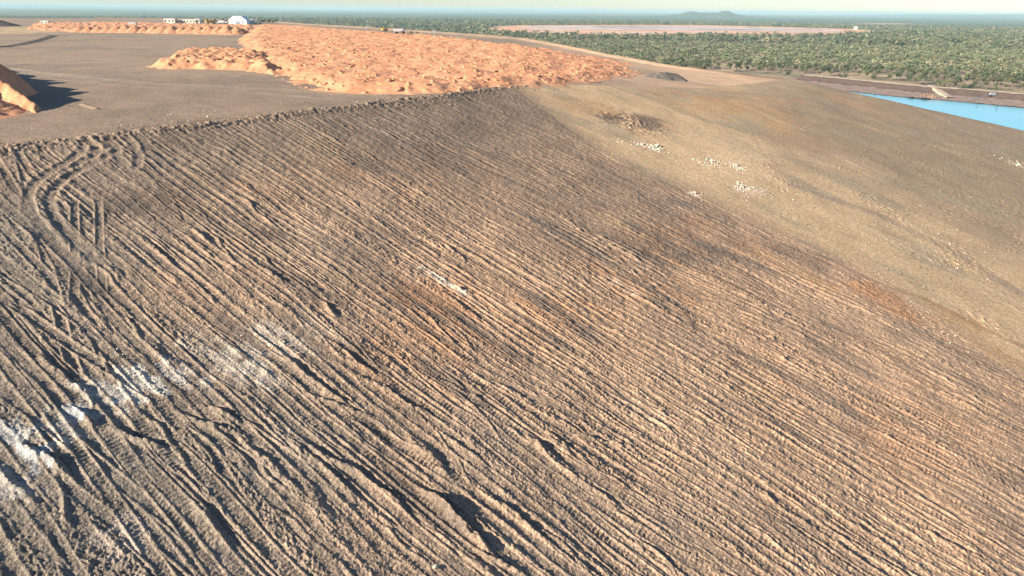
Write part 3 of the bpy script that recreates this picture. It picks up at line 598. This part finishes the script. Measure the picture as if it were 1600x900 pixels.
def cabin(px, d, W, D, hgt, label, n=3, group=None, z=None):
    X, Y = far_at(px, d); e = empty('site_cabin', (X, Y, gz(X, Y) if z is None else z), -.05); tag(e, label, 'cabin', group)
    MB().box(-W/2, W/2, -D/2, D/2, .3, hgt).build('wall', M_cream, e)
    MB().prism([(-W/2-.25, hgt), (0, hgt+.35), (W/2+.25, hgt)], -D/2-.25, D/2+.25).build('roof', M_roof, e)
    for i in range(n):
        c = -W/2+(i+.5)*W/n; MB().box(c-.6, c+.6, -D/2-.04, -D/2+.02, hgt*.45, hgt*.78).build('window', M_glass, e)
    MB().box(-W/2+.3, -W/2+1.2, -D/2-.05, -D/2+.02, .3, hgt*.8).build('door', M_grey, e)
    return e
FD = 770
shed(374, FD, 18, 10, 3.8, 7.6, 'big white shed with a hipped roof on the skyline of the dump')
cabin(391, FD+10, 7, 7, 4.5, 'small pale annex hut against the right side of the big white shed', 2)
cabin(266, FD, 11, 5, 5.0, 'pale sloping-roofed cabin, leftmost of the buildings on the dump skyline', 3)
cabin(277, FD, 6, 5, 4.2, 'short pale cabin between the leftmost cabin and the long low building', 2)
cabin(293, FD, 19, 8, 4.2, 'long low cream building on the dump skyline left of the big shed', 6)
cabin(309, FD-4, 6, 7, 4.8, 'cream hut joined to the right end of the long low building', 2)
for px, d, l in ((208, 700, 'tiny white site hut alone far left of the cream buildings'), (204, 704, 'tiny grey-white hut beside the lone hut on the far left')):
    cabin(px, d, 4, 3, 2.6, l, 1)
cabin(70, 760, 7, 4, 3, 'small white hut standing alone beyond the orange sheet at far left', 2)
def truck(px, d, label, col, rz=0., big=1., z=None, pos=None):
    X, Y = pos or far_at(px, d); e = empty('haul_truck', (X, Y, gz(X, Y)+.0 if z is None else z), math.atan2(-X, Y)+rz); tag(e, label, 'truck')
    b = big
    MB().box(-4*b, 4*b, -1.2*b, 1.2*b, 1.0*b, 1.5*b).build('chassis', M_grey, e)
    MB().prism([(-1*b, 1.6*b), (-4.4*b, 1.9*b), (-4.9*b, 3.6*b), (2.2*b, 3.9*b), (2.0*b, 2.6*b)][::-1], -1.6*b, 1.6*b).build('tray', col, e)
    c = MB().prism([(2.3*b, 1.5*b), (4.3*b, 1.5*b), (4.1*b, 3.3*b), (2.4*b, 3.5*b)], -1.2*b, 1.2*b).build('cab', col, e)
    MB().box(4.0*b, 4.27*b, -.9*b, .9*b, 2.4*b, 3.1*b).build('windscreen', M_glass, c)
    for X_ in (-2.8, 2.9):
        for Y_ in (-1.5, 1.0):
            MB().tube((X_*b, Y_*b, .9*b), (X_*b, (Y_+.6)*b, .9*b), .9*b, k=16).build('wheel', M_dark, e)
    return e
truck(328, FD-10, 'yellow haul truck between the cream hut and the big white shed', M_yellow, .4, 1.)
truck(347, FD-4, 'white haul truck parked just left of the big white shed', M_white, -.3, .9)
truck(402, FD, 'pale haul truck parked right of the big white shed', M_cream, .2, .8)
truck(624, 440, 'white haul truck on the far rim of the orange field', M_white, .1, .75, z=36.3)
truck(600, 470, 'yellow haul truck left of the white one on the far rim', M_yellow, .9, .55, z=36.6)
def pole(px, d, hgt, label, z=None):
    X, Y = far_at(px, d); z = gz(X, Y) if z is None else z; e = empty('mast', (X, Y, z)); tag(e, label, 'mast')
    MB().tube((0, 0, 0), (0, 0, hgt), .22, .14).build('pole', M_grey, e); MB().box(-1, 1, -.15, .15, hgt-.6, hgt).build('crossarm', M_grey, e)
    MB().box(-.5, .5, -.4, .4, 0, 1.2).build('cabinet', M_white, e); return e
pole(572, 500, 4, 'slim grey mast left of the trucks on the far rim', 35)
pole(678, 400, 4.5, 'slim grey mast at the right end of the far rim', 35)
# dark scrub along the skyline edge
# ------------------------------------------------------------------ trees
cmat, nt, bs = newmat('foliage'); at_ = nt.nodes.new('ShaderNodeAttribute'); at_.attribute_name = 'soil'; oi = nt.nodes.new('ShaderNodeObjectInfo')
mr = nt.nodes.new('ShaderNodeMapRange'); mr.inputs[3].default_value = .75; mr.inputs[4].default_value = 1.3; sv_ = nt.nodes.new('ShaderNodeVectorMath'); sv_.operation = 'SCALE'
nt.links.new(oi.outputs['Random'], mr.inputs[0]); nt.links.new(mr.outputs[0], sv_.inputs['Scale']); nt.links.new(at_.outputs['Color'], sv_.inputs[0]); nt.links.new(sv_.outputs[0], bs.inputs['Base Color'])
M_leaf = cmat
def leaf_cloud(nl, R, Hc, h0, size, rg, clumps=6):
    """leaf-sized triangles gathered in clumps; returns V (nl*3), colour per vertex"""
    cc = rg.normal(0, 1, (clumps, 3)); cc /= np.linalg.norm(cc, axis=1)[:, None]; cc = cc*rg.uniform(.35, .85, (clumps, 1))*[R, R, Hc]; cc[:, 2] = cc[:, 2]*.9
    k = rg.integers(0, clumps, nl); p = rg.normal(0, 1, (nl, 3)); p /= np.linalg.norm(p, axis=1)[:, None]; p = cc[k]+p*rg.uniform(.2, 1, (nl, 1))**.5*[R*.42, R*.42, Hc*.38]
    p[:, 2] += h0
    a = rg.normal(0, 1, (nl, 3, 3)); a[:, :, 2] *= .7
    V = (p[:, None]+a*size).reshape(-1, 3)
    tone = rg.uniform(.7, 1.3, clumps)[k]*rg.uniform(.85, 1.15, nl)
    return V, np.repeat(tone, 3)
GREENS = .97*np.array((.02, .02, .022))+.85*np.array([(.13, .15, .06), (.155, .165, .07), (.11, .135, .06), (.19, .18, .08), (.085, .105, .045), (.21, .185, .1)], np.float32)
tree_protos = []
for kk in range(7):
    rg = np.random.default_rng(300+kk); R = rg.uniform(1.9, 3.1); Hc = R*rg.uniform(.75, 1.1); h0 = rg.uniform(4.2, 6)
    V, tone = leaf_cloud(420, R, Hc, h0, .42, rg, 8); col = GREENS[kk % 6][None]*tone[:, None]
    crown = mesh_np('crown', V, np.arange(len(V)).reshape(-1, 3), M_leaf, col, False, link=False)
    t = MB(); t.tube((0, 0, -.3), (.15, .1, h0*.55), .22, .15, 7)
    for q in range(4):
        an = q*1.57+rg.uniform(-.5, .5); t.tube((.15, .1, h0*.5), (math.cos(an)*R*.6, math.sin(an)*R*.6, h0+rg.uniform(0, .7)), .12, .04, 5)
    tm = bpy.data.meshes.new('trunk'); tm.from_pydata(t.v, [], t.f); tm.materials.append(M_bark); tree_protos.append((crown, tm))
# sites
def sites(cell, r0, r1, seed, a0=-.8, a1=.8):
    g = np.arange(-r1, r1, cell); X, Y = np.meshgrid(g, np.arange(300, r1, cell)); X = X.ravel(); Y = Y.ravel(); rg = np.random.default_rng(seed)
    X = X+rg.uniform(-.48, .48, len(X))*cell; Y = Y+rg.uniform(-.48, .48, len(X))*cell
    rr = np.hypot(X, Y); aa = np.arctan2(X, Y); k = (rr > r0) & (rr < r1) & (aa > a0) & (aa < a1); return X[k], Y[k], rg
def allowed(X, Y, rg, thin=True):
    b = base(X, Y) < -.5; d = dline(X, Y, WAT); wp = inpoly(X, Y, WPOLY)
    side = inpoly(X, Y, WAT+[(560, 120), (-100, 200), (150, 560)])
    ok = b & ~wp & ~(d < 54) & ~(side & (np.hypot(X, Y) < 620)) & (sdpoly(X, Y, BASIN) > 14)
    if thin:
        dens = .12+.88*sst(58, 210, d+18*fbm(X/40, Y/40, 2, 401)); dens *= sst(-.22, .2, fbm(X/38, Y/38, 3, 402)+.2)
        ok &= rg.random(len(X)) < dens
    return ok
def proj(X, Y, Z):
    P = np.stack([X, Y, Z-CAMZ], -1); zf = P@F; return 800+FPX*(P@RT)/zf, 450-FPX*(P@UP)/zf
edge_px = np.array([(0, 30), (400, 36), (560, 44), (700, 50), (985, 93), (1100, 106), (1250, 122), (1300, 130), (1600, 160)])
X, Y, rg = sites(6.6, 380, 1250, 41); k = allowed(X, Y, rg); X, Y = X[k], Y[k]
pu, pv = proj(X, Y, np.full(len(X), 6.)); vis = (pu > 600) & (pu < 1610) & (pv < np.interp(pu, edge_px[:, 0], edge_px[:, 1])+1)
rr = np.hypot(X, Y); order = np.argsort(np.where(vis, rr, 1e9))[:300]; near_m = np.zeros(len(X), bool); near_m[order] = True
GT = 'woodland trees nearest the pond and dump'
for n_, i in enumerate(order):
    cr, tm = tree_protos[rg.integers(0, 7)]; e = empty('savanna_tree', (X[i], Y[i], -.1), rg.uniform(0, 6.28)); k = rg.uniform(.6, 1.15); e.scale = (k, k, k*rg.uniform(.9, 1.15))
    tag(e, 'grey-green savanna tree in the front of the woodland beyond the dump and pond', 'tree', GT)
    for nm, md in (('crown', cr), ('trunk', tm)):
        c_ = bpy.data.objects.new(nm, md); C.collection.objects.link(c_); c_.parent = e
def mass(X, Y, rg, nl, size, Rr, label, zb=0.):
    N_ = len(X); Vs = []; Cs = []
    vari = []
    for q in range(24):
        g2 = np.random.default_rng(900+q); R = g2.uniform(*Rr); vari.append(leaf_cloud(nl, R, R*.8, g2.uniform(1.35, 1.75)*R+.6, size, g2, 5))
    pick = rg.integers(0, 24, N_); sc_ = rg.uniform(.6, 1.15, N_); an = rg.uniform(0, 6.28, N_); gr = GREENS[rg.integers(0, 6, N_)]*rg.uniform(.8, 1.2, (N_, 1))
    VV = np.stack([v[0] for v in vari])[pick]; TT = np.stack([v[1] for v in vari])[pick]
    ca, sa = np.cos(an)[:, None], np.sin(an)[:, None]; x_ = VV[:, :, 0]*ca-VV[:, :, 1]*sa; y_ = VV[:, :, 0]*sa+VV[:, :, 1]*ca
    VV = np.stack([x_*sc_[:, None]+X[:, None], y_*sc_[:, None]+Y[:, None], VV[:, :, 2]*sc_[:, None]+plain_z(X, Y)[:, None]+zb], -1).reshape(-1, 3)
    CC = (gr[:, None]*TT[:, :, None]).reshape(-1, 3)
    o = mesh_np('woodland', VV, np.arange(len(VV)).reshape(-1, 3), M_leaf, CC, False); tag(o, label, 'woodland', kind='stuff'); print('mass', N_, len(VV)//3)
mass(X[~near_m], Y[~near_m], rg, 44, .85, (1.9, 3.2), 'dense grey-green savanna woodland covering the plain beyond the dump')
X, Y, rg = sites(13, 1250, 3300, 43); k = allowed(X, Y, rg, False) & ((np.arctan2(X, Y) > -.72)); X, Y = X[k], Y[k]
mass(X, Y, rg, 18, 2.3, (3.6, 5.8), 'far savanna woodland fading towards the horizon around the tailings basin')
# dark scrub line beyond the huts
SC = []
for px in list(np.linspace(312, 352, 8))+list(np.linspace(398, 432, 9))+[583, 641, 650]:
    d = FD+25 if px < 500 else 450; SC.append((px+random.uniform(-2, 2), d+random.uniform(-8, 8)))
for i, (px, d) in enumerate(SC):
    p = far_at(px, d); e = empty('scrub_tree', (p[0], p[1], gz(*p)-.3 if px < 500 else 34.2), i); e.scale = (.6,)*3 if px < 500 else (.38,)*3
    tag(e, 'low dark scrub tree on the far rim of the dump top', 'tree', 'scrub trees along the far rim')
    cr, tm = tree_protos[4 if i % 2 else 2]
    for nm, md in (('crown', cr), ('trunk', tm)):
        c_ = bpy.data.objects.new(nm, md); C.collection.objects.link(c_); c_.parent = e

# ------------------------------------------------------------------ rocks and pond-side clutter
def rock_me(seed, mat):
    import bmesh
    bm = bmesh.new(); bmesh.ops.create_icosphere(bm, subdivisions=2, radius=1); rg = np.random.default_rng(seed); pl = rg.normal(0, 1, (9, 3)); pl /= np.linalg.norm(pl, axis=1)[:, None]; dd = rg.uniform(.55, .85, 9)
    for v in bm.verts:
        p = np.array(v.co)
        for a, b in zip(pl, dd):
            q = p@a
            if q > b: p = p-a*(q-b)
        v.co = p*[1, .8, .65]
    me = bpy.data.meshes.new('rock'); bm.to_mesh(me); bm.free(); me.materials.append(mat); return me
RM = [rock_me(i, M_rock) for i in range(4)]; RB = [rock_me(i+9, M_brownrock) for i in range(3)]
def surf(X, Y):                      # true surface height under a point, from the terrain net
    return gz(X, Y)
ROCKS = [(1027, 228, .55, 'chalk-white rock, largest in the uppermost white patch of the smooth slope'), (1003, 226, .4, 'pale rock left of the largest white one on the smooth slope'), (1152, 259, .5, 'white rock at the right end of the middle pale patches'), (1112, 253, .45, 'white rock in the middle pale patch of the smooth slope'),
         (1160, 292, .5, 'white rock above the lowest streak of pale rubble'), (1085, 303, .4, 'pinkish white rock where the bulldozed ruts end'), (1240, 313, .3, 'small lone pale rock right of the white rubble'), (1136, 892, .22, 'pale angular rock at the bottom picture edge among the ruts'), (681, 893, .25, 'light stone lying in a rut at the bottom edge left of centre'), (1592, 257, .45, 'pale rock in the white patch at the right picture edge')]
for i, (px, py, k, l) in enumerate(ROCKS):
    p = at(px, py); o = bpy.data.objects.new('rock', RM[i % 4]); C.collection.objects.link(o); o.location = (p[0], p[1], gz(*p)+k*.2); o.scale = (k, k*.9, k*.8); o.rotation_euler = (0, 0, i*1.7); tag(o, l, 'rock')
# loose stones: uncountable rubble
def rubble(name, centres, mats, label, seed):
    rg = np.random.default_rng(seed); V = []; Fc = []; n0 = 0
    tv = np.array([(1, 0, -.3), (-.5, .87, -.3), (-.5, -.87, -.3), (.3, .2, .7), (-.3, -.3, .6)])*1.; tf = np.array([(0, 1, 3), (1, 4, 3), (1, 2, 4), (2, 0, 4), (0, 3, 4)])
    for (px, py, rs, rc, n_, k) in centres:
        q = sc(at(px, py))
        for _ in range(n_):
            s_, c_ = q[0]+rg.normal(0, rs), q[1]+rg.normal(0, rc); X_, Y_ = UPS[0]*s_+CRS[0]*c_, UPS[1]*s_+CRS[1]*c_
            a = rg.uniform(0, 6.28); kk = k*rg.uniform(.4, 1.5); v = tv*kk*rg.uniform(.7, 1.3, (5, 3)); x_ = v[:, 0]*math.cos(a)-v[:, 1]*math.sin(a); y_ = v[:, 0]*math.sin(a)+v[:, 1]*math.cos(a)
            hh = float(bil(H, DS, np.array([s_]), np.array([c_]))[0]) if c_ < C1-3 and s_ < S1-1 else 0
            V.append(np.c_[x_+X_, y_+Y_, v[:, 2]+gz(X_, Y_)+hh+.02]); Fc.append(tf+n0); n0 += 5
    o = mesh_np(name, np.concatenate(V), np.concatenate(Fc), mats, smooth=False); tag(o, label, 'rubble', kind='stuff')
rubble('white_rubble', [(1022, 231, 1.2, 1., 60, .16), (1000, 227, .8, .9, 30, .14), (970, 221, .8, 1.4, 20, .12), (1152, 261, 1., 1., 50, .15), (1112, 254, 1.1, 1.4, 50, .14), (1092, 252, .8, .6, 20, .12), (1160, 295, 1.2, 2.2, 80, .15), (1190, 302, .7, 2.6, 40, .13), (1085, 304, .8, 1.1, 35, .13), (1590, 258, 2.5, 2.5, 50, .2),
                        (232, 592, 1.8, .6, 60, .07), (430, 530, 2.6, 1.3, 90, .07), (695, 440, 2.6, .6, 30, .07), (60, 715, 1.6, 1., 60, .06), (200, 850, 1.6, 1.4, 80, .05), (1450, 370, 9, 9, 120, .1), (1400, 480, 5, 5, 100, .08), (300, 180, 3, 14, 60, .12)], M_rock, 'scattered chalk-white stones over the pale patches of the dump', 5)
rubble('brown_stones', [(600, 600, 22, 22, 900, .06), (200, 700, 9, 9, 900, .05), (900, 700, 10, 14, 900, .05), (1450, 300, 8, 16, 260, .16), (1500, 400, 7, 10, 300, .13), (1400, 200, 9, 25, 60, .2), (400, 185, 1.2, 22, 500, .12), (120, 212, 1.2, 12, 300, .12), (760, 148, 1.2, 16, 250, .15)], M_brownrock, 'brown clods and stones scattered over the dump slopes', 6)
# pond side
def bank_at(t, o_):
    i = int(np.clip(t, 0, 1)*(len(tt)-1)); return (wx[i]+nx_[i]*o_, wy[i]+ny_[i]*o_, float(np.interp(o_, [p[0] for p in PROF], [p[1] for p in PROF])))
def near_t(px):
    q = [proj(np.array([wx[i]]), np.array([wy[i]]), np.array([.4]))[0][0] for i in range(len(tt))]; return int(np.argmin(np.abs(np.array(q)-px)))/(len(tt)-1)
t0 = near_t(1462)
me = MB(); a = bank_at(near_t(1428), 39); b = bank_at(near_t(1462), 22); c_ = bank_at(near_t(1478), 12)
P = []
for p, q, wd in ((a, b, 2.), (b, c_, 1.6)): pass
pts = [np.array(a), np.array(b), np.array(c_)]; V = []; Fq = []
for i, p in enumerate(pts):
    d = (pts[min(i+1, 2)]-pts[max(i-1, 0)])[:2]; d = d/np.hypot(*d); nn = np.array([-d[1], d[0]])
    for sgn, hz in ((-2.6, -.4), (-1.8, .75), (1.8, .75), (2.6, -.4)): V.append((p[0]+nn[0]*sgn, p[1]+nn[1]*sgn, p[2]+hz+(0.0 if i else .1)))
for i in range(2):
    for j in range(3): n_ = i*4+j; Fq.append((n_, n_+1, n_+5, n_+4))
o = mesh_np('ramp', V, Fq, flat_mat('pale_sand', (.4, .31, .23), .95, .2, .3), smooth=False); tag(o, kind='structure')
def pile_at(t, o_, k, col, label, nm='rubble_pile', n_=26, seed=1):
    X, Y, Z = bank_at(t, o_); rg = np.random.default_rng(seed); import bmesh
    V = []; Fc = []; n0 = 0; tv = np.array([(1, 0, -.3), (-.5, .87, -.3), (-.5, -.87, -.3), (.3, .2, .7), (-.3, -.3, .6)]); tf = np.array([(0, 1, 3), (1, 4, 3), (1, 2, 4), (2, 0, 4), (0, 3, 4)])
    for _ in range(n_*3):
        d = rg.normal(0, 1, 2)*[k*1.3, k*.8]; v = tv*k*rg.uniform(.25, .55)*rg.uniform(.7, 1.3, (5, 3)); V.append(v+[d[0], d[1], max(0, k*.7-np.hypot(*d)*.35)]); Fc.append(tf+n0); n0 += 5
    o = mesh_np(nm, np.concatenate(V), np.concatenate(Fc), col, smooth=False); o.location = (X, Y, Z); tag(o, label, 'rubble pile'); return o
M_pinkr = flat_mat('pink_rubble', (.42, .29, .21), .95, .25, .5)
pile_at(near_t(1452), 9, 1.8, M_pinkr, 'pinkish rubble pile at the pond edge left of the sandy ramp', seed=3)
pile_at(near_t(1440), 16, 1.5, M_bank and flat_mat('orange_rubble', (.36, .22, .14), .95, .25, .5), 'orange rubble pile on the bench above the pinkish pile', seed=4)
M_mud = flat_mat('dark_mud', (.035, .03, .028), .9, .2, .5)
for px, k, sd, l in ((1425, 1.6, 7, 'dark mud lump in the pond edge, left one of the two'), (1447, 2., 8, 'dark mud lump in the pond edge, right one of the two')):
    o = pile_at(near_t(px), -2.2, k, M_mud, l, 'mud_lump', seed=sd); o['category'] = 'mud lump'
# pump on the bank with its hose into the water, three posts in the water, two white tanks
X, Y, Z = bank_at(near_t(1520), 30); X2, Y2, Z2 = bank_at(near_t(1508), 1); e = empty('pump', (X, Y, Z+.6)); tag(e, 'small grey pump on the dark inner bank with a hose to the water', 'pump')
MB().box(-1.6, 1.6, -.8, .8, 0, 1.5).build('engine_box', M_grey, e); MB().tube((0, 0, .6), (X2-X, Y2-Y, Z2-Z-.2), .16, k=8).build('hose', M_grey, e); MB().box(-1.9, 1.9, -1, 1, -.5, 0).build('skid', M_dark, e)
for px, dd, l in ((1478, -8, 'thin dark post standing in the pond farthest right'), (1500, -3, 'thin dark post by the shore below the pump'), (1378, -9, 'thin dark post in the narrow end of the pond')):
    X, Y, Z = bank_at(near_t({1478: 1568, 1500: 1530, 1378: 1378}[px]), dd); e = empty('depth_post', (X, Y, -.5)); tag(e, l, 'post'); MB().tube((0, 0, 0), (0, 0, 3.4), .2).build('post_shaft', M_dark, e); MB().box(-.5, .5, -.08, .08, 2.3, 3.1).build('gauge_plate', M_grey, e)
for px, of, l in ((1583, 42, 'white water tank on the bank crest at the right, left one of two'), (1594, 40, 'white water tank on the bank crest at the right picture edge')):
    X, Y, Z = bank_at(near_t(px-6), of); e = empty('water_tank', (X, Y, Z)); tag(e, l, 'tank'); MB().tube((0, 0, 0), (0, 0, 2.2), 2., k=24).build('tank_body', M_white, e); MB().tube((0, 0, 2.2), (0, 0, 2.7), 2.05, .4, 24).build('lid', M_roof, e)
# light buildings on the tailings basin rim
def hut_px(px, py, W, hgt, label):
    p = atz(px, py, 5); e = empty('pump_house', (p[0], p[1], 4.5), 0); tag(e, label, 'hut'); MB().box(-W/2, W/2, -W/3, W/3, 0, hgt).build('wall', M_white, e)
    MB().prism([(-W/2-.5, hgt), (0, hgt*1.4), (W/2+.5, hgt)], -W/3-.5, W/3+.5).build('roof', M_roof, e); MB().box(-W*.1, W*.1, -W/3-.1, -W/3+.02, 0, hgt*.7).build('door', M_grey, e)
hut_px(1337, 46, 9, 7, 'white hut on the right rim of the tailings basin'); hut_px(1125, 56.5, 12, 4, 'white hut on the near rim of the tailings basin, centre'); hut_px(947, 55.5, 14, 3.5, 'low white hut on the near rim left of centre')
# ------------------------------------------------------------------ air
HZ = 60000; me = MB().box(-HZ, HZ, -HZ, HZ, -5, 82)
m = bpy.data.materials.new('haze'); m.use_nodes = True; nt = m.node_tree; nt.nodes.clear(); out = nt.nodes.new('ShaderNodeOutputMaterial'); v = nt.nodes.new('ShaderNodeVolumePrincipled')
v.inputs['Color'].default_value = (.62, .86, .90, 1); v.inputs['Density'].default_value = .00010; v.inputs['Anisotropy'].default_value = .0
nt.links.new(v.outputs[0], out.inputs['Volume'])
o = me.build('haze', m); tag(o, kind='stuff')
